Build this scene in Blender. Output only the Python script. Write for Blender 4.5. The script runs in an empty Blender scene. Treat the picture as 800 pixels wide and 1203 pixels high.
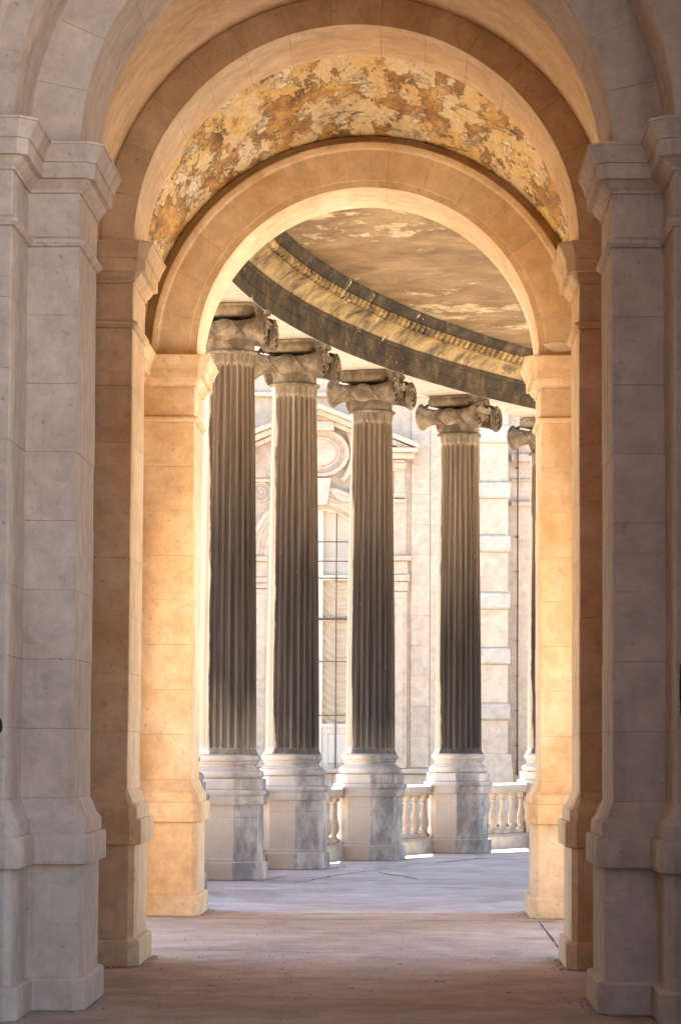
import bpy, bmesh, math, random
from mathutils import Vector, Matrix
random.seed(7)
R_ = math.radians
scene = bpy.context.scene
COL = scene.collection

# ------------------------------------------------------------------ camera
cd = bpy.data.cameras.new('camera'); cam = bpy.data.objects.new('camera', cd); COL.objects.link(cam)
cd.sensor_fit = 'VERTICAL'; cd.sensor_height = 36.0; cd.lens = 3445.19 / 1203 * 36
cd.clip_start = 0.1; cd.clip_end = 3000
M = Matrix.Rotation(R_(1.329), 4, 'Z') @ Matrix.Rotation(R_(90 + 4.547), 4, 'X') @ Matrix.Rotation(R_(0.330), 4, 'Z')
cam.matrix_world = Matrix.Translation((0.392, 0, 1.6)) @ M
scene.camera = cam
# ------------------------------------------------------------------ sky, sun, exposure
SUN_EL = 68.0
SUN_AZ = (0.05, 0.998)                    # horizontal direction towards the sun
world = bpy.data.worlds.new('World'); scene.world = world; world.use_nodes = True
wn = world.node_tree; wn.nodes.clear()
wo = wn.nodes.new('ShaderNodeOutputWorld'); wb = wn.nodes.new('ShaderNodeBackground'); ws = wn.nodes.new('ShaderNodeTexSky')
ws.sky_type = 'NISHITA'; ws.sun_disc = False; ws.sun_elevation = R_(SUN_EL); ws.sun_rotation = math.atan2(SUN_AZ[0], SUN_AZ[1])
ws.air_density = 1.0; ws.dust_density = 0.8; ws.ozone_density = 1.0
wb.inputs['Strength'].default_value = 0.12
wn.links.new(ws.outputs[0], wb.inputs['Color']); wn.links.new(wb.outputs[0], wo.inputs['Surface'])
sd = bpy.data.lights.new('sun', 'SUN'); sun = bpy.data.objects.new('sun', sd); COL.objects.link(sun)
sd.energy = 5.0; sd.angle = R_(0.53); sd.color = (1.0, 0.92, 0.79)
h = math.cos(R_(SUN_EL)); n_ = math.hypot(*SUN_AZ)
to_sun = Vector((SUN_AZ[0] / n_ * h, SUN_AZ[1] / n_ * h, math.sin(R_(SUN_EL))))
sun.rotation_euler = to_sun.to_track_quat('Z', 'Y').to_euler(); sun.location = (-30, 20, 60)
vs = scene.view_settings
vs.view_transform = 'Standard'; vs.look = 'None'; vs.gamma = 1.0; vs.use_curve_mapping = False; vs.exposure = 2.8
scene.render.engine = 'CYCLES'
cy = scene.cycles
cy.max_bounces = 12; cy.diffuse_bounces = 8; cy.glossy_bounces = 3; cy.transmission_bounces = 4; cy.transparent_max_bounces = 6
cy.caustics_reflective = False; cy.caustics_refractive = False; cy.sample_clamp_indirect = 6.0
cy.use_denoising = True

# ------------------------------------------------------------------ materials
class NT:
    def __init__(s, name):
        s.m = bpy.data.materials.new(name); s.m.use_nodes = True; s.t = s.m.node_tree; s.t.nodes.clear()
        s.out = s.n('ShaderNodeOutputMaterial'); s.b = s.n('ShaderNodeBsdfPrincipled'); s.l(s.b.outputs[0], s.out.inputs[0])
        s.geo = s.n('ShaderNodeNewGeometry'); s.oi = s.n('ShaderNodeObjectInfo')
    def n(s, k): return s.t.nodes.new(k)
    def l(s, a, b): s.t.links.new(a, b)
    def pos(s, scale=(1, 1, 1), rot=(0, 0, 0), loc=(0, 0, 0)):
        m = s.n('ShaderNodeMapping'); m.inputs['Scale'].default_value = scale; m.inputs['Rotation'].default_value = rot
        m.inputs['Location'].default_value = loc
        s.l(s.geo.outputs['Position'], m.inputs['Vector']); return m.outputs[0]
    def noise(s, vec, scale, detail=6, rough=.6, dist=0.):
        t = s.n('ShaderNodeTexNoise'); t.inputs['Scale'].default_value = scale; t.inputs['Detail'].default_value = detail
        t.inputs['Roughness'].default_value = rough; t.inputs['Distortion'].default_value = dist
        s.l(vec, t.inputs['Vector']); return t.outputs['Fac']
    def ramp(s, fac, stops):
        r = s.n('ShaderNodeValToRGB'); e = r.color_ramp.elements
        while len(e) > 1: e.remove(e[0])
        e[0].position = stops[0][0]; e[0].color = c4(stops[0][1])
        for p, c in stops[1:]:
            x = e.new(p); x.color = c4(c)
        s.l(fac, r.inputs[0]); return r.outputs[0]
    def mix(s, fac, a, b, mode='MIX'):
        m = s.n('ShaderNodeMix'); m.data_type = 'RGBA'; m.blend_type = mode
        for v, i in ((fac, 0), (a, 6), (b, 7)):
            if hasattr(v, 'default_value') or hasattr(v, 'is_linked'): s.l(v, m.inputs[i])
            else: m.inputs[i].default_value = v if i == 0 else c4(v)
        return m.outputs[2]
    def math(s, op, a, b=None, clamp=False):
        m = s.n('ShaderNodeMath'); m.operation = op; m.use_clamp = clamp
        for v, i in ((a, 0), (b, 1)):
            if v is None: continue
            if hasattr(v, 'is_linked'): s.l(v, m.inputs[i])
            else: m.inputs[i].default_value = v
        return m.outputs[0]
    def bump(s, hgt, strength, dist=.01, prev=None):
        b = s.n('ShaderNodeBump'); b.inputs['Strength'].default_value = strength; b.inputs['Distance'].default_value = dist
        s.l(hgt, b.inputs['Height'])
        if prev: s.l(prev, b.inputs['Normal'])
        return b.outputs[0]
    def fin(s, col, rough=.85, normal=None, spec=.3):
        if hasattr(col, 'is_linked'): s.l(col, s.b.inputs['Base Color'])
        else: s.b.inputs['Base Color'].default_value = c4(col)
        s.b.inputs['Roughness'].default_value = rough; s.b.inputs['Specular IOR Level'].default_value = spec
        if normal: s.l(normal, s.b.inputs['Normal'])
        return s.m
def c4(c):
    if isinstance(c, (int, float)): c = (c, c, c)
    return tuple(c) + ((1.,) if len(c) == 3 else ())
G = lambda v: (v, v, v)

def stone(name, base, stain, dark=(.2, .16, .12), amt=.45, grime=.25, rnd=.12, white=.12, bumpy=.25):
    t = NT(name); p = t.pos()
    big = t.ramp(t.noise(p, .9, 5, .6, .6), [(.38, G(0)), (.68, G(1))])
    col = t.mix(t.math('MULTIPLY', big, amt), base, stain)
    mid = t.ramp(t.noise(p, 6, 9, .72, .2), [(.3, G(.76)), (.7, G(1.18))])
    col = t.mix(1, col, mid, 'MULTIPLY')
    streak = t.ramp(t.noise(t.pos((5, 5, .5)), 1.2, 5, .65), [(.52, G(0)), (.74, G(1))])
    col = t.mix(t.math('MULTIPLY', streak, grime), col, dark)
    wh = t.ramp(t.noise(t.pos((1, 1, 1), loc=(7, 3, 1)), 2.6, 8, .72, .8), [(.60, G(0)), (.68, G(1))])
    col = t.mix(t.math('MULTIPLY', wh, white), col, (.78, .72, .64))
    pits = t.ramp(t.noise(t.pos(loc=(3, 9, 4)), 22, 4, .55), [(.64, G(0)), (.70, G(1))])
    col = t.mix(t.math('MULTIPLY', pits, .4), col, dark)
    rv = t.math('ADD', t.math('MULTIPLY', t.oi.outputs['Random'], rnd), 1 - rnd / 2)
    comb = t.n('ShaderNodeCombineColor')
    for i in range(3): t.l(rv, comb.inputs[i])
    col = t.mix(1, col, comb.outputs[0], 'MULTIPLY')
    nb = t.bump(t.noise(p, 60, 5, .65), bumpy, .006)
    nb = t.bump(t.noise(p, 7, 6, .6), bumpy * .8, .012, nb)
    nb = t.bump(t.math('SUBTRACT', 1., pits), .3, .004, nb)
    return t.fin(col, .82, nb)

def mat_vault():
    t = NT('painted_vault_plaster'); p = t.pos((1, .30, 1))
    n1 = t.noise(p, .9, 10, .68, .15)
    col = t.ramp(n1, [(.34, (.44, .32, .17)), (.44, (.54, .41, .23)), (.50, (.52, .33, .10)), (.56, (.54, .40, .21)), (.66, (.56, .46, .30))])
    m1 = t.ramp(t.noise(t.pos((1.0, .28, 1), loc=(4, 1, 2)), 2.3, 13, .76, .1), [(.508, G(0)), (.526, G(1))])
    c2 = t.ramp(t.noise(t.pos((1, .30, 1), loc=(1, 6, 3)), 4, 8, .7), [(.34, (.11, .055, .02)), (.46, (.27, .13, .035)), (.57, (.46, .26, .07)), (.70, (.56, .39, .16))])
    col = t.mix(m1, col, c2)
    m2 = t.ramp(t.noise(t.pos((1, .30, 1), loc=(9, 5, 6)), 3.2, 11, .72, .1), [(.565, G(0)), (.58, G(1))])
    col = t.mix(t.math('MULTIPLY', m2, .9), col, (.60, .50, .35))
    m5 = t.ramp(t.noise(t.pos((1, .25, 1), loc=(3, 5, 8)), 3.2, 11, .74, .2), [(.585, G(0)), (.60, G(1))])
    col = t.mix(t.math('MULTIPLY', m5, .85), col, (.30, .145, .045))
    m3 = t.ramp(t.noise(t.pos((.5, 1.1, 1.0), loc=(2, 8, 1)), 1.3, 10, .72, .2), [(.635, G(0)), (.65, G(1))])
    col = t.mix(m3, col, (.055, .05, .05))
    fine = t.ramp(t.noise(p, 26, 5, .7), [(.3, G(.75)), (.65, G(1.12))])
    col = t.mix(1, col, fine, 'MULTIPLY')
    hgt = t.math('SUBTRACT', t.math('ADD', m2, t.math('MULTIPLY', t.noise(p, 18, 6, .7), .6)), t.math('MULTIPLY', m1, .9))
    return t.fin(col, .8, t.bump(hgt, .8, .03))

def mat_ceiling():
    t = NT('flaking_brown_ceiling'); rot = (0, 0, R_(-24))
    p = t.pos((1.1, .8, 1), rot)
    base = t.ramp(t.noise(p, 1.6, 7, .65, .6), [(.32, (.14, .082, .034)), (.52, (.25, .150, .064)), (.72, (.36, .235, .115))])
    flm = t.noise(t.pos((.8, .8, 1), rot, (3, 11, 0)), .40, 3, .5)
    fl = t.noise(t.pos((1.1, .9, 1), rot, (5, 2, 0)), 1.3, 12, .76, .15)
    msk = t.ramp(t.math('ADD', fl, t.math('MULTIPLY', flm, .55)), [(.865, G(0)), (.90, G(1))])
    col = t.mix(msk, base, t.ramp(t.noise(p, 9, 4, .6), [(.35, (.40, .27, .12)), (.65, (.60, .48, .29))]))
    fine = t.ramp(t.noise(p, 30, 4, .7), [(.3, G(.85)), (.7, G(1.1))])
    col = t.mix(1, col, fine, 'MULTIPLY')
    return t.fin(col, .55, t.bump(t.math('ADD', t.math('MULTIPLY', msk, -.8), t.noise(p, 10, 6, .7)), .6, .02), .2)

def mat_gold(name, base, dark, flake, thr, rough=.6, light=None):
    t = NT(name); p = t.pos()
    n = t.ramp(t.noise(p, 2.6, 10, .72, .3), [(.36, dark), (.52, base), (.70, light or tuple(min(1, c * 1.35) for c in base))])
    m = t.ramp(t.noise(t.pos(loc=(6, 1, 3)), 4.2, 9, .74, .6), [(thr, G(0)), (thr + .02, G(1))])
    col = t.mix(m, n, flake)
    fine = t.ramp(t.noise(p, 22, 5, .7), [(.3, G(.75)), (.7, G(1.15))])
    col = t.mix(1, col, fine, 'MULTIPLY')
    return t.fin(col, rough, t.bump(t.math('ADD', t.noise(p, 14, 6, .7), m), .6, .015), .15)

def mat_shaft():
    t = NT('sooty_fluted_limestone')
    sep = t.n('ShaderNodeSeparateXYZ'); t.l(t.geo.outputs['Position'], sep.inputs[0])
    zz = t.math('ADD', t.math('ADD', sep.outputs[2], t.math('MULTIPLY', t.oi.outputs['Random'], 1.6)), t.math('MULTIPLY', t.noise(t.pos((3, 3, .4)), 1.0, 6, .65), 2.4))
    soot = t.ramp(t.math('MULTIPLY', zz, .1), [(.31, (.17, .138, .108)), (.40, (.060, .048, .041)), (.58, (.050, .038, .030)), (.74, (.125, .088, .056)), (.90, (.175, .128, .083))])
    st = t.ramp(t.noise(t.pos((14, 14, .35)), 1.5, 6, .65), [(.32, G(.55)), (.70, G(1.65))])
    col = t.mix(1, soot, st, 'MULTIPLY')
    spots = t.ramp(t.noise(t.pos(), 9, 8, .75), [(.67, G(0)), (.69, G(1))])
    col = t.mix(t.math('MULTIPLY', spots, .7), col, (.42, .34, .24))
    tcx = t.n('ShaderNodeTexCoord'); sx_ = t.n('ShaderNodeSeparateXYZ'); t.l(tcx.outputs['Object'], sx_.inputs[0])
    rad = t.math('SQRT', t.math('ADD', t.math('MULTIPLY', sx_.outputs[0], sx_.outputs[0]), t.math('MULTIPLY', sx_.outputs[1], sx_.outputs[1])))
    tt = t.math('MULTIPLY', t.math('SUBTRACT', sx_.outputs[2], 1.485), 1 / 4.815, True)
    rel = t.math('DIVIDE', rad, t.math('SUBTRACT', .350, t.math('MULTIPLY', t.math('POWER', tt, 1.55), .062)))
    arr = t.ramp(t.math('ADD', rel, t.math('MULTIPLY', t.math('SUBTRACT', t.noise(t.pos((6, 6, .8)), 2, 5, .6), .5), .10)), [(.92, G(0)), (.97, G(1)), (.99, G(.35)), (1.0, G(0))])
    col = t.mix(t.math('MULTIPLY', arr, .75), col, t.mix(1, col, (2.0, 1.85, 1.65), 'MULTIPLY'))  # worn rib edges, with warm side light painted in as a lighter tint
    # rain-washed, clean stone on the open courtyard side
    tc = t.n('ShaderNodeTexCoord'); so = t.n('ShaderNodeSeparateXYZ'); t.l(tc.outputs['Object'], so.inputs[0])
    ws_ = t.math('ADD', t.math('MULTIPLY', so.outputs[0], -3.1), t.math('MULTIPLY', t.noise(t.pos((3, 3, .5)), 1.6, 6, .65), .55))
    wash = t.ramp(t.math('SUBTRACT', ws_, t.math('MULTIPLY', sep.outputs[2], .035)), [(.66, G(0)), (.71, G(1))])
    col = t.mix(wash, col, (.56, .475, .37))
    return t.fin(col, .8, t.bump(t.noise(t.pos(), 40, 6, .7), .35, .006), .12)

def mat_capital():
    t = NT('sooty_carved_limestone'); p = t.pos()
    col = t.ramp(t.noise(p, 4, 7, .65, .5), [(.3, (.06, .041, .025)), (.5, (.15, .106, .065)), (.72, (.34, .26, .17))])
    return t.fin(col, .8, t.bump(t.noise(p, 30, 6, .7), .4, .01), .12)

def mat_pedestal():
    t = NT('weathered_pedestal_limestone'); p = t.pos()
    base = t.ramp(t.noise(p, 1.3, 5, .6, .4), [(.35, (.52, .425, .335)), (.65, (.64, .545, .45))])
    g1 = t.ramp(t.noise(t.pos((1.4, 1.4, .9), loc=(2, 7, 1)), 1.5, 9, .66, .0), [(.48, G(0)), (.66, G(1))])
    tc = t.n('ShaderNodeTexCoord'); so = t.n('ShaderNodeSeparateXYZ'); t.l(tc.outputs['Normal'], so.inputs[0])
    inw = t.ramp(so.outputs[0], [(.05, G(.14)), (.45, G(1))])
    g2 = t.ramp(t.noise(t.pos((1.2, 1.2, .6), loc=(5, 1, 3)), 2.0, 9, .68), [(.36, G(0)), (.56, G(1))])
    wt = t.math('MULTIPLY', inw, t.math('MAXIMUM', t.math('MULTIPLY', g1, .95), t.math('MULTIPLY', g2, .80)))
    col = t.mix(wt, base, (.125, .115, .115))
    sp = t.ramp(t.noise(t.pos(loc=(8, 2, 5)), 9, 8, .75, .4), [(.66, G(0)), (.68, G(1))])
    col = t.mix(t.math('MULTIPLY', sp, .6), col, (.72, .66, .58))
    nn = t.bump(t.noise(p, 26, 7, .7), .45, .012)
    return t.fin(col, .85, nn)

def mat_floor(name='worn_pinkish_paving', k=(1, 1, 1)):
    t = NT(name); p = t.pos()
    base = t.ramp(t.noise(p, .55, 7, .65, .5), [(.32, (.32, .235, .175)), (.52, (.42, .32, .245)), (.72, (.49, .385, .305))])
    str_ = t.ramp(t.noise(t.pos((1, .8, 1), loc=(3, 3, 0)), 2.3, 9, .72, .2), [(.35, G(.80)), (.65, G(1.16))])
    col = t.mix(1, base, str_, 'MULTIPLY')
    gr = t.ramp(t.noise(p, 42, 4, .8), [(.28, G(.60)), (.5, G(1.0)), (.72, G(1.28))])
    col = t.mix(1, col, gr, 'MULTIPLY')
    v = t.n('ShaderNodeTexVoronoi'); v.inputs['Scale'].default_value = 30; t.l(p, v.inputs['Vector'])
    peb = t.ramp(v.outputs['Distance'], [(.05, G(1)), (.16, G(0))])
    pick = t.ramp(t.noise(t.pos(loc=(4, 4, 4)), 13, 2, .5), [(.60, G(0)), (.66, G(1))])
    col = t.mix(t.math('MULTIPLY', t.math('MULTIPLY', peb, pick), .7), col, (.50, .45, .40))
    sta = t.ramp(t.noise(t.pos(loc=(12, 5, 0)), 1.1, 9, .70, .3), [(.55, G(0)), (.64, G(1))])
    col = t.mix(t.math('MULTIPLY', sta, .35), col, (.16, .12, .10))
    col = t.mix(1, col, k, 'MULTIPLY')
    nn = t.bump(t.noise(p, 45, 5, .8), .5, .012)
    nn = t.bump(t.noise(p, 3, 5, .6), .35, .03, nn)
    return t.fin(col, .72, nn, .35)

def mat_simple(name, col, rough=.8, spec=.3, var=.2, sc=6, bump=.2, metal=0.):
    t = NT(name); p = t.pos()
    k = t.ramp(t.noise(p, sc, 6, .65), [(.3, G(1 - var)), (.7, G(1 + var))])
    t.b.inputs['Metallic'].default_value = metal
    return t.fin(t.mix(1, col, k, 'MULTIPLY'), rough, t.bump(t.noise(p, sc * 6, 5, .65), bump, .008), spec)

def mat_glass():
    t = NT('old_window_glass'); t.t.nodes.remove(t.b)
    a = t.n('ShaderNodeBsdfTransparent'); g = t.n('ShaderNodeBsdfGlossy'); m = t.n('ShaderNodeMixShader')
    a.inputs[0].default_value = (.96, .95, .93, 1); g.inputs['Roughness'].default_value = .06; m.inputs[0].default_value = .10
    t.l(t.bump(t.noise(t.pos(), 2.0, 2, .5), .12, .02), g.inputs['Normal'])
    t.l(a.outputs[0], m.inputs[1]); t.l(g.outputs[0], m.inputs[2]); t.l(m.outputs[0], t.out.inputs[0])
    return t.m

LIME = stone('sky_greyed_limestone', (.60, .495, .405), (.51, .38, .275), amt=.6, rnd=.09, grime=.35)  # front arch stone: greyer than the inner stone, cool sky light in its colour
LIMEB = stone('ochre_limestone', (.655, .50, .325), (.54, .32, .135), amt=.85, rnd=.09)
MUS = stone('pale_museum_limestone', (.48, .385, .295), (.43, .32, .23), amt=.5, grime=.10, white=.15)
MUSR = stone('rough_museum_limestone', (.45, .39, .325), (.38, .32, .26), amt=.5, grime=.15, bumpy=1.0)
VAULT = mat_vault(); CEIL = mat_ceiling()
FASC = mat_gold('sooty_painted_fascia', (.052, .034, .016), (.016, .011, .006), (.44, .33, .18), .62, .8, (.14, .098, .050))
GOLD = mat_gold('gilded_ochre_moulding', (.30, .190, .068), (.040, .026, .012), (.58, .45, .24), .61, .6, (.48, .33, .14))
SOFF = stone('pale_beam_soffit', (.48, .41, .32), (.40, .31, .21), grime=.1)
SHAFT = mat_shaft(); CAPI = mat_capital(); PED = mat_pedestal(); FLOOR = mat_floor(); GFLOOR = mat_floor('sky_tinted_gallery_paving', (1.05, 1.2, 1.40))  # gallery floor: same paving, with its brighter sky light put into the colour
GRAVEL = mat_simple('pale_gravel', (.66, .54, .40), .9, .2, .15, 3, .4)
GRAVELW = mat_simple('white_garden_gravel', (.72, .65, .56), .9, .2, .12, 3, .4)
GRAVELC = mat_simple('pinkish_courtyard_gravel', (.37, .31, .25), .9, .2, .12, 3, .4)
ASPH = mat_simple('pinkish_grey_paving', (.34, .285, .25), .85, .3, .25, 9, .5)
ROOF = mat_simple('grey_roof_lead', (.25, .24, .22), .7)
IRON = mat_simple('black_wrought_iron', (.012, .011, .012), .45, .5, .3, 30, .2, .6)
RUST = mat_simple('brown_painted_iron', (.10, .06, .045), .6, .4, .25, 20)
WOOD = mat_simple('cream_painted_wood', (.62, .54, .44), .55, .4, .06, 4, .1)
DARKW = mat_simple('dark_court_blocker', (.11, .085, .065), .9, .2, .25, 4)  # dark tone for the added court walls, so they bounce little light
OCHRE = mat_simple('warm_bounce_ochre', (.36, .17, .055), .9, .1, .2, 4)  # hidden bay walls, coloured to throw warm bounce light on the middle arch
DARKB = mat_simple('dark_brown_blocker', (.075, .042, .022), .6, .4, .25, 5)  # dark brown tone for the added return wall, keeping its bounce low
DRAPE = mat_simple('cream_festoon_curtain', (.84, .73, .58), .9, .1, .06, 5, .1)
BLIND = mat_simple('pale_window_blind', (.82, .80, .75), .9, .1, .08, 2.5, .1)
GLASS = mat_glass()
CRACK = mat_simple('dark_joint_dirt', (.07, .055, .045), .95, .1, .4, 12, .5)
MOSS = mat_simple('gutter_dust', (.42, .36, .30), .95, .1, .35, 14, .6)
LEAF = mat_simple('dry_brown_leaf', (.09, .05, .03), .8, .2, .3, 40)

# ------------------------------------------------------------------ object helpers
def link(name, me, mat, parent=None, loc=None, rot=None, smooth=False):
    o = bpy.data.objects.new(name, me); COL.objects.link(o)
    if mat and not me.materials: me.materials.append(mat)
    if parent: o.parent = parent
    if loc: o.location = loc
    if rot: o.rotation_euler = rot
    return o
def mesh(name, verts, faces, smooth=False):
    me = bpy.data.meshes.new(name); me.from_pydata([tuple(v) for v in verts], [], faces); me.validate()
    bm = bmesh.new(); bm.from_mesh(me); bmesh.ops.recalc_face_normals(bm, faces=bm.faces); bm.to_mesh(me); bm.free()
    if smooth is True: me.polygons.foreach_set('use_smooth', [True] * len(me.polygons))
    elif smooth:
        me.polygons.foreach_set('use_smooth', [True] * len(me.polygons)); me.set_sharp_from_angle(angle=R_(smooth))
    return me
def empty(name, label, cat, loc=(0, 0, 0), rz=0, group=None):
    o = bpy.data.objects.new(name, None); COL.objects.link(o); o.location = loc; o.rotation_euler = (0, 0, rz)
    return tag(o, label, cat, group)
def tag(o, label=None, cat=None, group=None, kind=None):
    if label and not kind: kind = 'thing'
    for k, v in (('label', label), ('category', cat), ('group', group), ('kind', kind)):
        if v: o[k] = v
    return o
class MB:
    def __init__(s): s.v = []; s.f = []
    def add(s, v, f):
        k = len(s.v); s.v += [tuple(x) for x in v]; s.f += [tuple(i + k for i in q) for q in f]; return s
    def box(s, x0, x1, y0, y1, z0, z1, c=0.):
        if c <= 0:
            v = [(x, y, z) for z in (z0, z1) for x, y in ((x0, y0), (x1, y0), (x1, y1), (x0, y1))]
            return s.add(v, [(3, 2, 1, 0), (4, 5, 6, 7), (0, 1, 5, 4), (1, 2, 6, 5), (2, 3, 7, 6), (3, 0, 4, 7)])
        poly = chamfer([(x0, y0), (x1, y0), (x1, y1), (x0, y1)], c)
        return s.add(*loft(poly, [(-c, z0), (0, z0 + c), (0, z1 - c), (-c, z1)]))
    def tube(s, pts, r, n=8, closed=False):
        pts = [Vector(p) for p in pts]; N = len(pts); rings = []
        for i, p in enumerate(pts):
            a = pts[(i - 1) % N] if (closed or i > 0) else p; b = pts[(i + 1) % N] if (closed or i < N - 1) else p
            t = (b - a).normalized(); u = t.cross(Vector((.31, .17, .93))).normalized(); w = t.cross(u)
            rr = r[i] if isinstance(r, (list, tuple)) else r
            rings.append([p + (u * math.cos(2 * math.pi * k / n) + w * math.sin(2 * math.pi * k / n)) * rr for k in range(n)])
        v = [q for ring in rings for q in ring]; f = []
        for i in range(N if closed else N - 1):
            j = (i + 1) % N
            f += [(i * n + k, i * n + (k + 1) % n, j * n + (k + 1) % n, j * n + k) for k in range(n)]
        if not closed: f += [tuple(range(n)), tuple(range((N - 1) * n, N * n))]
        return s.add(v, f)
    def lathe(s, prof, n=32, axis='z', c=(0, 0, 0)):
        v = []; f = []; m = len(prof)
        for k in range(n):
            a = 2 * math.pi * k / n
            for r, z in prof:
                x, y = r * math.cos(a), r * math.sin(a)
                q = (x, y, z) if axis == 'z' else (z, x, y)
                v.append((q[0] + c[0], q[1] + c[1], q[2] + c[2]))
        for k in range(n):
            j = (k + 1) % n
            f += [(k * m + i, j * m + i, j * m + i + 1, k * m + i + 1) for i in range(m - 1)]
        f += [tuple(k * m for k in range(n)), tuple(k * m + m - 1 for k in range(n))]
        return s.add(v, f)
    def prism(s, poly, a0, a1, axis='y'):
        """poly of 2D points extruded along an axis; for 'y' poly=(x,z), for 'x' poly=(y,z)"""
        n = len(poly)
        P = (lambda p, a: (p[0], a, p[1])) if axis == 'y' else ((lambda p, a: (a, p[0], p[1])) if axis == 'x' else (lambda p, a: (p[0], p[1], a)))
        v = [P(p, a0) for p in poly] + [P(p, a1) for p in poly]
        return s.add(v, [tuple(range(n)), tuple(range(2 * n - 1, n - 1, -1))] + [(i, (i + 1) % n, n + (i + 1) % n, n + i) for i in range(n)])
    def build(s, name, mat, parent=None, smooth=False, **kw): return link(name, mesh(name, s.v, s.f, smooth), mat, parent, **kw)
def chamfer(poly, c):
    out = []; n = len(poly)
    for i, p in enumerate(poly):
        a, b = Vector(poly[i - 1]), Vector(poly[(i + 1) % n]); q = Vector(p)
        if (q - a).x * (b - q).y - (q - a).y * (b - q).x < 0: out.append(tuple(p)); continue      # inner corner stays sharp
        out += [tuple(q + (a - q).normalized() * c), tuple(q + (b - q).normalized() * c)]
    return out
def offset(poly, d):
    n = len(poly); out = []
    for i in range(n):
        p0, p1, p2 = Vector(poly[i - 1]), Vector(poly[i]), Vector(poly[(i + 1) % n])
        e1 = (p1 - p0).normalized(); e2 = (p2 - p1).normalized()
        n1 = Vector((e1.y, -e1.x)); n2 = Vector((e2.y, -e2.x))
        out.append(tuple(p1 + (n1 + n2) * (d / max(.2, 1 + n1.dot(n2)))))
    return out
def loft(poly, prof):
    v = []; f = []; n = len(poly)
    for off, z in prof: v += [(x, y, z) for x, y in offset(poly, off)]
    for j in range(len(prof) - 1):
        f += [(j * n + i, j * n + (i + 1) % n, (j + 1) * n + (i + 1) % n, (j + 1) * n + i) for i in range(n)]
    f += [tuple(range(n - 1, -1, -1)), tuple(range((len(prof) - 1) * n, len(prof) * n))]
    return v, f
def loft_obj(name, poly, prof, mat, parent=None, ch=.007, **kw):
    return MB().add(*loft(chamfer(poly, ch) if ch else poly, prof)).build(name, mat, parent, **kw)

# ------------------------------------------------------------------ numbers of the place (metres)
W = 1.632; W0 = 1.945; ZI = 5.271
D0, D1, T1, D2, T2, D3, T3 = 17.033, 17.779, 1.013, 21.292, .995, 27.563, 1.059
BW1, BW2 = 1.90, 2.14                       # bay half widths
TOP = 9.6
CX, CY, RR = 29.392, 30.520, 31.524         # circle of the colonnade
ZS, ZP = 6.903, 1.066                       # beam soffit and pedestal top
def gal(theta, r):                          # point on the colonnade circle: r metres outwards of the column line
    a = R_(theta); q = RR + r
    return CX - q * math.cos(a), CY + q * math.sin(a)
THETA = [8.698 + 5.906 * i for i in range(-1, 7)]

# ------------------------------------------------------------------ ground
def sheet(name, poly, z, mat):
    return tag(MB().add([(x, y, z) for x, y in poly], [tuple(range(len(poly)))]).build(name, mat), kind='structure')
sheet('gravel_ground', [(-400, -300), (400, -300), (400, 500), (-400, 500)], -.012, GRAVEL)
sheet('garden_gravel', [(3.0, 18.2), (80, 18.2), (80, 110), (3.0, 110)], -.009, GRAVELW)
sheet('courtyard_gravel', [(-60, 30), (2.9, 30), (2.9, 62), (-60, 62)], -.0095, GRAVELC)
sheet('garden_drive', [(-60, -80), (60, -80), (60, 15.6), (-60, 15.6)], -.007, ASPH)
sheet('passage_floor', [(-2.95, 14.6), (2.95, 14.6), (2.95, 28.3), (-2.95, 28.3)], 0, FLOOR)
gp = [gal(t, .85) for t in range(-5, 52, 3)] + [gal(t, -5.4) for t in range(50, -6, -3)]
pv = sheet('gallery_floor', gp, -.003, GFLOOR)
def crack(pts, w, name='floor_joint', z=.0015):
    v = []; f = []
    for i, (x, y) in enumerate(pts):
        a = Vector(pts[max(0, i - 1)]); b = Vector(pts[min(len(pts) - 1, i + 1)]); t = (b - a).normalized(); k = w * random.uniform(.5, 1.2)
        v += [(x - t.y * k, y + t.x * k, z), (x + t.y * k, y - t.x * k, z)]
        if i: f.append((2 * i - 2, 2 * i - 1, 2 * i + 1, 2 * i))
    return tag(MB().add(v, f).build(name, CRACK), kind='structure')
def wob(p, q, n, j): return [(p[0] + (q[0] - p[0]) * i / n + random.uniform(-j, j), p[1] + (q[1] - p[1]) * i / n + random.uniform(-j, j)) for i in range(n + 1)]
crack(wob((-1.75, 27.28), (1.75, 27.12), 24, .012), .016)
crack(wob((1.60, 22.4), (1.60, 27.1), 16, .004), .010)
crack(wob((-1.5, 23.2), (-.2, 22.85), 16, .02), .010)
crack(wob((.1, 22.7), (1.3, 22.9), 12, .02), .006)
crack(wob((-1.45, 19.0), (.5, 18.6), 20, .03), .007)
crack(wob((-.6, 20.4), (1.5, 20.15), 20, .03), .007)
# gallery floor: a paler dusty strip under the column line and cracks
dust = [gal(t, -.30) for t in range(0, 40, 2)] + [gal(t, -.95 - .12 * math.sin(t)) for t in range(38, -1, -2)]
for t0, t1, r0, r1 in ((7, 17, -1.0, -1.25), (15, 26, -.95, -1.5), (10, 13, -2.2, -1.4), (19, 23, -1.3, -1.2)):
    crack([gal(t0 + (t1 - t0) * i / 20, r0 + (r1 - r0) * i / 20 + random.uniform(-.03, .03)) for i in range(21)], .014, 'floor_crack', .004)

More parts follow.
